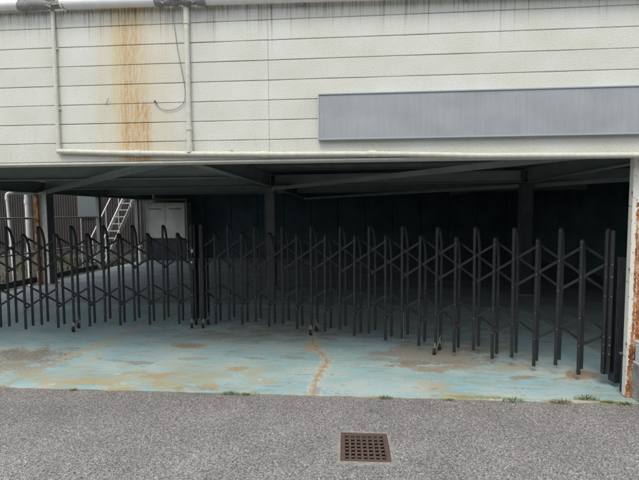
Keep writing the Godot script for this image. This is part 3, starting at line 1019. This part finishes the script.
func caster(parent: Node3D, at: Vector3, b: Basis, drop: float) -> void:
	# cross bar between both legs, two forks, two wheels
	var c := Node3D.new()
	c.name = "caster"
	c.transform = Transform3D(b, at)
	parent.add_child(c, true)
	var st := mb()
	bar(st, Vector3(0, drop + 0.005, 0.0), Vector3(0, drop + 0.005, -HD), 0.022, 0.012)
	bar(st, Vector3(0.012, drop - 0.06, -0.01), Vector3(0.012, drop + 0.06, -HD + 0.03), 0.012, 0.006)
	put("crossbar", st.commit(), M.zinc, c)
	for z in [0.02, -HD + 0.015]:
		st = mb()
		tube(st, [Vector3(0, drop + 0.02, z), Vector3(0, 0.075, z)], 0.009, 8)
		for s in [-1, 1]:
			box(st, Vector3(s * 0.017, 0.058, z + 0.006), Vector3(0.004, 0.055, 0.030), 0.001)
		box(st, Vector3(0, 0.082, z + 0.003), Vector3(0.038, 0.006, 0.034), 0.001)
		put("fork", st.commit(), M.zinc, c)
		st = mb()
		var pts := []
		var rad := []
		for e in [[-0.012, 0.030], [-0.0115, 0.036], [-0.006, 0.039], [0.006, 0.039], [0.0115, 0.036], [0.012, 0.030]]:
			pts.append(Vector3(e[0], 0.039, z + 0.012))
			rad.append(e[1])
		tube(st, pts, rad, 16)
		put("wheel", st.commit(), M.rubber, c)

func leaf(g: Node3D, sh: Array, tl: Array, tall_first: bool, casters: Array) -> void:
	# sh, tl: ground points (x, z) of the front legs of short and tall hoops, interleaved along the gate
	var seq := []
	var a := tl if tall_first else sh
	var c := sh if tall_first else tl
	for i in maxi(a.size(), c.size()):
		if i < a.size(): seq.append([a[i], tall_first])
		if i < c.size(): seq.append([c[i], not tall_first])
	var P := []
	var B := []
	for i in seq.size():
		var p: Vector2 = seq[i][0]
		var q0: Vector2 = seq[maxi(i - 1, 0)][0]
		var q1: Vector2 = seq[mini(i + 1, seq.size() - 1)][0]
		var t := (q1 - q0).normalized()
		# slight play in the joints
		var tw := rng.randf_range(-0.03, 0.03)
		var x := Vector3(t.x, 0, t.y).rotated(Vector3.UP, tw)
		var b := Basis(x, Vector3.UP, x.cross(Vector3.UP))
		b = b * Basis(Vector3(0, 0, 1), rng.randf_range(-0.006, 0.006))
		P.append(Vector3(p.x, rng.randf_range(-0.004, 0.004), p.y))
		B.append(b)
		var tall: bool = seq[i][1]
		var o := put("post", hoop_tall if tall else hoop_short, M.black, g, P[i], b)
		for y in ([1.094, 0.815, 0.45] if tall else [1.226, 0.957, 0.58, 0.326]):
			put("bolt", bolt_mesh, M.bolt, o, Vector3(0, y, 0.008))
	# scissor bars: rising ones just behind the front legs, falling ones just before the rear legs
	var node := func(i: int, y: float, depth: float) -> Vector3:
		return P[i] + B[i] * Vector3(0, y, -depth)
	var n := seq.size()
	for i in n:
		var tall: bool = seq[i][1]
		# rising to the right: tall low -> short top, three bays on
		for dir in [1, -1]:
			var dep: float = 0.014 if dir == 1 else HD - 0.014
			if tall:
				var heights := [0.815, 0.957, 1.094, 1.226]
				var k: int = i
				var m := 0
				while m < 3 and k + dir >= 0 and k + dir < n:
					k += dir
					m += 1
				if m > 0: scissor(g, node.call(i, heights[0], dep), node.call(k, heights[m], dep))
				# bars that reach in from beyond the leaf's end
			else:
				var heights := [0.326, 0.45, 0.58]
				var k: int = i
				var m := 0
				while m < 2 and k + dir >= 0 and k + dir < n:
					k += dir
					m += 1
				if m > 0: scissor(g, node.call(i, heights[0], dep), node.call(k, heights[m], dep))
			# pieces that start at the leaf's own end
			var at_start: bool = (i == 0 and dir == 1) or (i == n - 1 and dir == -1)
			if at_start:
				if tall:
					scissor(g, node.call(i, 1.094, dep), node.call(i + dir, 1.226, dep))
					scissor(g, node.call(i, 0.45, dep), node.call(i + dir, 0.58, dep))
				else:
					scissor(g, node.call(i, 0.957, dep), node.call(i + 2 * dir, 1.226, dep))
	for ci in casters:
		caster(g, P[ci] + Vector3(0, -P[ci].y, 0), B[ci], 0.11)

func scissor(g: Node3D, a: Vector3, b: Vector3) -> void:
	var st := mb()
	var d := (b - a).normalized() * 0.014
	var nrm := (b - a).cross(Vector3.UP).normalized()
	var y := nrm.cross(b - a).normalized()
	bar(st, a - d, b + d, 0.025, 0.007, 0.0015, y)
	put("lattice_bar", st.commit(), M.black, g)

func build_gates() -> void:
	hoop_tall = hoop(0.108, 1.395)
	hoop_short = hoop(0.058, 1.293)
	var bs := mb()
	tube(bs, [Vector3(0, 0, 0), Vector3(0, 0, 0.004), Vector3(0, 0, 0.006)], [0.0075, 0.0065, 0.003], 8)
	bolt_mesh = bs.commit()
	# right leaf
	var sh := [Vector2(-1.85, -2.08), Vector2(-1.48, -2.05), Vector2(-1.10, -1.985), Vector2(-0.715, -1.89), Vector2(-0.345, -1.765), Vector2(0.02, -1.615), Vector2(0.385, -1.44), Vector2(0.74, -1.25), Vector2(1.085, -1.06), Vector2(1.42, -0.865), Vector2(1.75, -0.67), Vector2(2.065, -0.47)]
	var tl := [Vector2(-2.02, -2.085)]
	for i in range(sh.size() - 1):
		tl.append((sh[i] + sh[i + 1]) * 0.5 + Vector2(rng.randf_range(-0.01, 0.01), 0))
	tl.append(Vector2(2.225, -0.365))
	var g := thing("accordion_gate", "long dark accordion gate leaf curving to the rusty jamb", "gate", Vector3.ZERO, 0.0, "accordion gate leaves across the garage")
	leaf(g, sh, tl, true, [0, 8, 16])
	# end stile of the right leaf: two flat uprights side by side, and the pocket post behind
	var t := Vector3(0.86, 0, 0.51)
	var bs2 := Basis(t.normalized(), Vector3.UP, t.normalized().cross(Vector3.UP))
	for k in 2:
		var o := put("end_stile", box_mesh(Vector3(0.033, 1.27, 0.10), 0.008, Vector3(0, 0.75, -0.05)), M.black, g, Vector3(2.205 + 0.034 * k, 0, -0.345 + 0.02 * k), bs2)
		for y in [1.09, 0.98, 0.81, 0.45, 0.38, 0.3]:
			put("bolt", bolt_mesh, M.bolt, o, Vector3(0.004 * k, y, 0.0))
	put("stop_post", box_mesh(Vector3(0.085, 1.11, 0.09), 0.003, Vector3(0, 0.595, 0)), M.blackpanel, g, Vector3(2.335, 0, -0.37))
	var dp := put("drop_bolt", tube_mesh([Vector3(0, 0.0, 0), Vector3(0, 0.33, 0)], 0.012, 10), M.blackpanel, g, Vector3(2.312, 0, -0.25))
	put("bolt_cap", box_mesh(Vector3(0.045, 0.018, 0.03), 0.003, Vector3(0, 0.335, 0)), M.zinc, dp)
	# thin drop rod hanging at one of the middle posts
	put("drop_rod", tube_mesh([Vector3(0, 0.05, 0), Vector3(0, 0.40, 0)], 0.006, 6), M.zinc, g, Vector3(0.585, 0, -1.40))
	# left leaf
	var sl := []
	var base := [Vector2(-4.25, -1.66), Vector2(-3.875, -1.76), Vector2(-3.495, -1.85), Vector2(-3.12, -1.935), Vector2(-2.745, -2.005), Vector2(-2.355, -2.06)]
	for k in range(5, 0, -1): sl.append(base[0] + Vector2(-0.378, 0.09) * k)
	sl.append_array(base)
	var tq := [sl[0] + Vector2(-0.19, 0.045)]
	for i in range(sl.size() - 1): tq.append((sl[i] + sl[i + 1]) * 0.5 + Vector2(rng.randf_range(-0.008, 0.008), 0))
	tq.append(Vector2(-2.175, -2.075))
	var g2 := thing("accordion_gate", "dark accordion gate leaf on the left, in front of the stair", "gate", Vector3.ZERO, 0.0, "accordion gate leaves across the garage")
	leaf(g2, sl, tq, true, [14, 22])
	# meeting stiles with lock case
	for k in 2:
		var o := put("meeting_stile", box_mesh(Vector3(0.026, 1.30, 0.12), 0.006, Vector3(0, 0.76, -0.06)), M.black, g2, Vector3(-2.160 + k * 0.036, 0, -2.055))
		for y in [1.10, 1.02, 0.80, 0.45, 0.38]: put("bolt", bolt_mesh, M.bolt, o, Vector3(0, y, 0.0))
	var lc := put("lock_case", box_mesh(Vector3(0.085, 0.17, 0.035), 0.006, Vector3(0, 0, 0.02)), M.blackpanel, g2, Vector3(-2.145, 0.885, -2.05))
	put("keyhole", tube_mesh([Vector3(0, 0.02, 0.037), Vector3(0, 0.02, 0.043)], 0.014, 12), M.bolt, lc)
	put("lock_tag", box_mesh(Vector3(0.03, 0.05, 0.006), 0.001), M.zinc, g2, Vector3(-2.15, 1.055, -2.05))
	var so := put("meeting_stile", box_mesh(Vector3(0.05, 1.30, 0.12), 0.006, Vector3(0, 0.76, -0.06)), M.blackpanel, g, Vector3(-2.035, 0, -2.06))
	put("bolt", bolt_mesh, M.bolt, so, Vector3(0, 1.12, 0))
	put("bolt", bolt_mesh, M.bolt, so, Vector3(0, 0.42, 0))
	# left end post, beyond the frame
	put("stop_post", box_mesh(Vector3(0.10, 1.35, 0.10), 0.004, Vector3(0, 0.675, 0)), M.blackpanel, g2, Vector3(tq[0].x - 0.08, 0, tq[0].y))

# ------------------------------------------------------------------ pipes, panel and cable on the wall
func build_wall_fittings() -> void:
	# blank sign panel
	var s := thing("sign_panel", "long blank grey blue sign board mounted on the siding", "sign board", Vector3(1.45, 2.325, 0))
	var st := mb()
	var w := 3.44
	var h := 0.352
	for q in [[Vector3(-w / 2, -h / 2, 0.04), Vector3(w / 2, -h / 2, 0.04), Vector3(w / 2, h / 2, 0.04), Vector3(-w / 2, h / 2, 0.04)]]:
		for k in [0, 2, 1, 0, 3, 2]:
			st.set_normal(Vector3(0, 0, 1))
			st.set_uv(Vector2(q[k].x / w + 0.5, 0.5 - q[k].y / h))
			st.add_vertex(q[k])
	put("face_sheet", st.commit(), M.panel, s)
	put("tray", box_mesh(Vector3(w, h, 0.037), 0.003, Vector3(0, 0, 0.0205)), plain(lin(0.33, 0.36, 0.40), 0.5), s)
	for y in [-1, 1]:
		put("edge_trim", box_mesh(Vector3(w + 0.006, 0.012, 0.046), 0.002, Vector3(0, y * (h / 2 + 0.003), 0.024)), plain(lin(0.30, 0.33, 0.36), 0.45), s)
	put("edge_trim", box_mesh(Vector3(0.010, h + 0.012, 0.046), 0.002, Vector3(-w / 2 - 0.002, 0, 0.024)), plain(lin(0.36, 0.40, 0.44), 0.45), s)
	# insulated pipe along the top, wrapped in white, coming loose at two branches
	var p := thing("insulated_pipe", "white wrapped pipe along the top with torn dark lagging", "pipe", Vector3(0, 0, 0.055))
	var yy := func(x: float) -> float: return 3.302 - (x + 2.99) * 0.0145
	for e in [[-7.2, -2.76], [-2.40, -1.60], [-1.20, 5.0]]:
		put("white_sleeve", tube_mesh([Vector3(e[0], yy.call(e[0]), 0), Vector3(e[1], yy.call(e[1]), 0)], 0.041, 18), M.white_pipe, p)
	for e in [[-2.79, -2.37], [-1.63, -1.17]]:
		var pts := []
		var rad := []
		for k in 15:
			var x: float = lerpf(e[0], e[1], k / 14.0)
			pts.append(Vector3(x, yy.call(x) - 0.004 + rng.randf_range(-0.006, 0.006), 0))
			rad.append(rng.randf_range(0.030, 0.047))
		put("lagging", tube_mesh(pts, rad, 12), M.tape, p)
		# loose turns and flaps of tape
		for k in 16:
			var x: float = rng.randf_range(e[0] + 0.03, e[1] - 0.03)
			var c := Vector3(x, yy.call(x) + rng.randf_range(-0.025, 0.025), 0.030)
			var b := Basis(Vector3(0, 0, 1), rng.randf_range(-0.6, 0.6)) * Basis(Vector3(1, 0, 0), rng.randf_range(-0.6, 0.6))
			put("tape_flap", box_mesh(Vector3(rng.randf_range(0.03, 0.09), rng.randf_range(0.008, 0.024), 0.003)), M.tape if rng.randf() < 0.6 else M.steel, p, c, b)
	put("bracket", box_mesh(Vector3(0.10, 0.04, 0.05), 0.006, Vector3(-1.42, yy.call(-1.42) + 0.01, 0.035)), M.flash, p)
	for x in [-3.6, -0.4, 0.9]:
		put("bracket", box_mesh(Vector3(0.03, 0.10, 0.05), 0.004, Vector3(x, yy.call(x), -0.028)), M.zinc, p)
	# down pipes
	var d := thing("down_pipe", "slim cream down pipe near the left edge of the wall", "pipe", Vector3(-2.504, 0, 0.024))
	put("pipe", tube_mesh([Vector3(0, 2.11, 0), Vector3(0, 3.27, 0)], 0.0155, 12), M.cream_pipe, d)
	put("pipe_end", tube_mesh([Vector3(0, 2.085, 0), Vector3(0, 2.13, 0)], 0.020, 12), M.cream_pipe, d)
	for y in [2.95, 2.45]: put("clip", box_mesh(Vector3(0.05, 0.016, 0.02), 0.003, Vector3(0, y, -0.012)), M.cream_pipe, d)
	d = thing("down_pipe", "cream down pipe with couplings right of the rust streak", "pipe", Vector3(-1.353, 0, 0.028))
	put("pipe", tube_mesh([Vector3(0, 2.06, 0), Vector3(0, 3.26, 0)], 0.020, 14), M.cream_pipe, d)
	for y in [[3.10, 3.22], [2.245, 2.27]]: put("coupling", tube_mesh([Vector3(0, y[0], 0), Vector3(0, y[1], 0)], 0.025, 14), M.cream_pipe, d)
	put("elbow", tube_mesh([Vector3(0, 2.06, 0), Vector3(0, 2.14, 0)], 0.026, 14), M.cream_pipe, d)
	# drain pipe along the lower edge
	var b := thing("drain_pipe", "long cream drain pipe running along the wall's lower edge", "pipe", Vector3(0, 0, 0.026))
	var pts2 := []
	for e in [[-2.508, 2.090], [-1.97, 2.068], [-1.27, 2.048], [-0.6, 2.034], [-0.02, 2.028], [0.40, 2.020], [1.0, 1.998], [2.0, 1.985], [3.4, 1.975]]:
		pts2.append(Vector3(e[0], e[1], 0))
	put("pipe", tube_mesh(pts2, 0.0215, 14), M.cream_pipe, b)
	for x in [-1.8, -0.72, 0.16]:
		var y := 2.063 if x < -1.5 else (2.036 if x < 0 else 2.026)
		put("coupling", tube_mesh([Vector3(x - 0.03, y + 0.001, 0), Vector3(x + 0.03, y - 0.001, 0)], 0.026, 14), M.cream_pipe, b)
	for x in [-2.2, -1.0, 0.3]:
		put("clip", box_mesh(Vector3(0.014, 0.055, 0.02), 0.002, Vector3(x, 2.078 - (x + 2.2) * 0.022, -0.016)), M.zinc, b)
	# loose cable
	var cp := []
	for e in [[-1.475, 3.245], [-1.463, 3.10], [-1.441, 2.908], [-1.41, 2.74], [-1.390, 2.622], [-1.384, 2.55], [-1.390, 2.50], [-1.408, 2.465], [-1.44, 2.44], [-1.48, 2.424], [-1.523, 2.417], [-1.57, 2.422], [-1.609, 2.437], [-1.634, 2.475]]:
		cp.append(Vector3(e[0], e[1], 0.010))
	var ca := thing("loose_cable", "thin grey cable hanging loose in a hook on the siding", "cable")
	put("wire", tube_mesh(cp, 0.0026, 6), M.cable, ca)
	put("frayed_end", tube_mesh([Vector3(-1.632, 2.47, 0.011), Vector3(-1.645, 2.495, 0.014), Vector3(-1.655, 2.485, 0.02)], [0.004, 0.008, 0.003], 6), M.rubber, ca)
	ca = thing("wire_stub", "short bent wire stub poking out of a siding joint", "wire")
	put("wire", tube_mesh([Vector3(-2.09, 2.480, -0.002), Vector3(-2.07, 2.486, 0.010), Vector3(-2.055, 2.515, 0.014), Vector3(-2.045, 2.53, 0.014)], 0.0022, 6), M.cable, ca)
	# block and wrapped box at the foot of the right jamb
	top("concrete_block", box_mesh(Vector3(0.42, 0.30, 0.34), 0.012, Vector3(0, 0.138, 0)), M.concrete, "weathered concrete block at the foot of the rusty jamb", "block", Vector3(2.525, 0, -0.02))
	var sb := thing("silver_box", "crumpled silver wrapped box on the concrete block", "box", Vector3(2.445, 0.29, 0.03))
	put("shell", box_mesh(Vector3(0.30, 0.20, 0.22), 0.02, Vector3(0, 0.10, 0)), M.silver, sb)
	put("foil_fold", box_mesh(Vector3(0.31, 0.02, 0.23), 0.006, Vector3(0, 0.035, 0)), M.silver, sb, Vector3.ZERO, Basis(Vector3(0, 0, 1), 0.03))
	put("foil_fold", box_mesh(Vector3(0.31, 0.016, 0.23), 0.006, Vector3(0, 0.20, 0)), M.silver, sb, Vector3.ZERO, Basis(Vector3(0, 0, 1), -0.03))

# ------------------------------------------------------------------ things in the back of the bay
func build_interior_things() -> void:
	var c := thing("storage_cabinet", "off-white cabinet in a grey frame at the back", "cabinet", Vector3(-6.2, 0, -10.55))
	put("carcass", box_mesh(Vector3(1.38, 1.19, 0.5), 0.01, Vector3(0, 1.335, -0.03)), M.cabinet, c)
	for s in [-1, 1]:
		var d := put("door", box_mesh(Vector3(0.66, 1.12, 0.02), 0.004, Vector3(s * 0.335, 1.335, 0.232)), M.cabinet, c)
		put("slot", box_mesh(Vector3(0.42, 0.03, 0.006), 0.0, Vector3(s * 0.335, 1.72, 0.243)), M.dark_wall, d)
	put("stand", box_mesh(Vector3(1.34, 0.72, 0.46), 0.01, Vector3(0, 0.36, -0.03)), M.blackpanel, c)
	var f := thing("pipe_frame", "grey pipe frame standing round the off-white cabinet", "frame", Vector3(-6.2, 0, -10.2))
	for s in [-1, 1]:
		put("upright", box_mesh(Vector3(0.05, 2.05, 0.05), 0.004, Vector3(s * 0.78, 1.025, 0)), M.steel_light, f)
	put("crosspiece", box_mesh(Vector3(1.51, 0.05, 0.05), 0.004, Vector3(0, 2.025, 0)), M.steel_light, f)
	var k := thing("canister", "small white plastic canister on the floor beside the cabinet", "canister", Vector3(-6.82, 0, -9.75))
	put("body", box_mesh(Vector3(0.12, 0.56, 0.2), 0.03, Vector3(0, 0.28, 0)), M.white_pipe, k)
	put("cap", tube_mesh([Vector3(0, 0.56, 0.04), Vector3(0, 0.62, 0.04)], 0.03, 12), M.white_pipe, k)

# ------------------------------------------------------------------ drain grate
func build_grate() -> void:
	var y := -0.010
	var g := thing("drain_grate", "rusty brown cast iron drain grate set in the asphalt", "drain grate", Vector3(GR.get_center().x, y, GR.get_center().y), 0.02)
	var W := GR.size.x - 0.006
	var D := GR.size.y - 0.006
	var fw := 0.030
	var st := mb()
	for s in [-1, 1]:
		box(st, Vector3(s * (W - fw) * 0.5, -0.018, 0), Vector3(fw, 0.04, D), 0.002)
		box(st, Vector3(0, -0.018, s * (D - fw) * 0.5), Vector3(W - fw * 2, 0.0396, fw), 0.002)
	put("frame", st.commit(), M.iron, g)
	var iw := W - fw * 2
	var idp := D - fw * 2
	var n := 7
	var bw := 0.0155
	var bz := 0.0165
	var hx := (iw - (n - 1) * bw) / n
	var hz := (idp - (n - 1) * bz) / n
	for k in n - 1:
		var x := -iw * 0.5 + (k + 1.0) * hx + (k + 0.5) * bw
		put("bar", box_mesh(Vector3(bw, 0.009, idp), 0.002, Vector3(x, -0.0065, 0)), M.iron, g)
	for k in n - 1:
		var z := -idp * 0.5 + (k + 1.0) * hz + (k + 0.5) * bz
		for c in n:
			var x := -iw * 0.5 + (c + 0.5) * hx + c * bw
			put("cross_bar", box_mesh(Vector3(hx, 0.0086, bz), 0.002, Vector3(x, -0.0066, z)), M.iron, g)
	st = mb()
	for s in [-1, 1]:
		box(st, Vector3(s * (GR.size.x * 0.5 + 0.02), -0.23, 0), Vector3(0.04, 0.4, GR.size.y + 0.08))
		box(st, Vector3(0, -0.23, s * (GR.size.y * 0.5 + 0.02)), Vector3(GR.size.x, 0.4, 0.04))
	box(st, Vector3(0, -0.42, 0), Vector3(GR.size.x, 0.04, GR.size.y))
	put("pit", st.commit(), M.blackpanel, g)
	# mortar the frame is bedded in, with a ragged outline
	st = mb()
	var inn := []
	var outr := []
	for k in 144:
		var a := TAU * k / 144.0
		var d := Vector2(cos(a), sin(a))
		var f := 1.0 / maxf(absf(d.x) / (GR.size.x * 0.5 - 0.001), absf(d.y) / (GR.size.y * 0.5 - 0.001))
		inn.append(Vector3(d.x * f, 0.0022, d.y * f))
		var gq := f + 0.022 + 0.012 * noise_patch.get_noise_2d(cos(a) * 3.0, sin(a) * 3.0 + 20.0) + 0.006 * rng.randf() + (0.030 if d.y > 0.6 else 0.0) * clampf(0.5 + noise_patch.get_noise_2d(cos(a) * 5.0, 60.0), 0.0, 1.0)
		outr.append(Vector3(d.x * gq, 0.0014, d.y * gq))
	for k in 144:
		var k2 := (k + 1) % 144
		for v in [inn[k], outr[k], outr[k2], inn[k], outr[k2], inn[k2]]:
			st.set_normal(Vector3.UP)
			st.add_vertex(v)
	put("mortar_bed", st.commit(), M.mortar, g)

# ------------------------------------------------------------------ weeds along the joint of floor and road
func weed(at: Vector3, size: float, n: int, col: Color, label: String) -> void:
	var w := thing("weed_tuft", label, "weed", at, 0.0, "weeds along the floor's front edge")
	var st := mb()
	for k in n:
		var az := rng.randf_range(0, TAU)
		var r := size * 0.4 * sqrt(rng.randf())
		blade(st, Vector3(cos(az) * r * 1.6, 0, sin(az) * r * 0.5), size * rng.randf_range(0.2, 0.48), rng.randf_range(0.001, 0.0022), az + rng.randf_range(-0.5, 0.5), rng.randf_range(0.3, 1.3))
	put("blades", st.commit(), leaf_mat(col), w)
	st = mb()
	for k in int(n * 3.2):
		var az := rng.randf_range(0, TAU)
		var r := size * 0.75 * sqrt(rng.randf())
		var p := Vector3(cos(az) * r * 1.5, rng.randf_range(0.004, size * 0.35), sin(az) * r * 0.5)
		var s := rng.randf_range(0.004, 0.009)
		var b := Basis.from_euler(Vector3(rng.randf_range(-0.7, 0.7), rng.randf_range(0, TAU), rng.randf_range(-0.5, 0.5)))
		var q := [b * Vector3(-s, 0, 0), b * Vector3(0, s * 0.15, -s * 0.55), b * Vector3(s, 0, 0), b * Vector3(0, s * 0.15, s * 0.55)]
		for t in [[0, 1, 2], [0, 2, 3]]:
			for v in t:
				st.set_normal(b.y)
				st.add_vertex(p + q[v])
	put("leaves", st.commit(), leaf_mat(col * 1.15), w)

func build_weeds() -> void:
	var green := Color(0.12, 0.19, 0.06)
	var olive := Color(0.23, 0.25, 0.08)
	weed(Vector3(-1.05, -0.004, 0.008), 0.07, 26, green, "small bright green weed left of the pale crack")
	weed(Vector3(-0.92, -0.004, 0.010), 0.04, 14, green, "tiny green weed beside a bigger one left of the crack")
	weed(Vector3(0.28, -0.004, 0.008), 0.06, 22, green, "small green weed at floor edge above the drain grate")
	weed(Vector3(0.80, -0.004, 0.010), 0.035, 16, olive, "low olive weed sprout at the sandy rust stain's edge")
	weed(Vector3(1.32, -0.004, 0.006), 0.085, 30, green, "bright green weed midway along the right floor edge")
	weed(Vector3(1.70, -0.004, 0.000), 0.085, 44, olive, "bushy yellow green weed, second clump from the jamb side")
	weed(Vector3(1.93, 0.0, -0.06), 0.10, 60, olive, "largest spreading yellow green weed clump on the blue floor")
	weed(Vector3(2.07, 0.0, -0.015), 0.055, 34, olive, "low mossy weed between the largest clump and jamb")
	weed(Vector3(2.19, -0.004, 0.000), 0.05, 34, olive, "low mossy weed nearest the rusty jamb")
	weed(Vector3(-2.48, -0.004, 0.008), 0.035, 16, olive, "tiny olive weed at the floor's front edge far left")
	# dry leaf litter in the right corner
	var st := mb()
	for k in 60:
		var p := Vector3(rng.randf_range(2.32, 2.75), rng.randf_range(-0.01, 0.008), rng.randf_range(0.15, 0.26))
		var s := rng.randf_range(0.006, 0.02)
		var b := Basis.from_euler(Vector3(rng.randf_range(-0.5, 0.5), rng.randf_range(0, TAU), rng.randf_range(-0.5, 0.5)))
		for t in [[Vector3(-s, 0, 0), Vector3(0, 0.002, -s * 0.5), Vector3(s, 0, 0)], [Vector3(-s, 0, 0), Vector3(s, 0, 0), Vector3(0, 0.002, s * 0.5)]]:
			for v in t:
				st.set_normal(b.y)
				st.add_vertex(p + b * v)
	var lo := put("leaf_litter", st.commit(), leaf_mat(Color(0.10, 0.075, 0.045)), self)
	tag(lo, "dry brown leaf litter at the foot of the concrete block", "leaf litter", "", "stuff")
	# loose grit along the joint and strewn over road and floor
	st = mb()
	for k in 1500:
		var near := k < 1150
		var x := rng.randf_range(-4.2, 2.6)
		if near and noise_patch.get_noise_2d(x * 2.5, 5.0) < -0.1: continue
		var z := 0.012 + rng.randfn(0.0, 0.010) if near else rng.randf_range(-1.5, 2.6)
		if not near and GR.grow(0.02).has_point(Vector2(x, z)): continue
		var s := rng.randf_range(0.0012, 0.004) if near else rng.randf_range(0.001, 0.003)
		var y := -0.012 if z > 0.011 else 0.0
		var b := Basis.from_euler(Vector3(rng.randf() * TAU, rng.randf() * TAU, 0))
		box(st, Vector3(x, y + s * 0.4, z), Vector3(s * 2, s, s * 1.4), s * 0.3, b)
	var gr := put("loose_grit", st.commit(), M.grit, self)
	tag(gr, "loose brown grit along the joint between floor and road", "grit", "", "stuff")
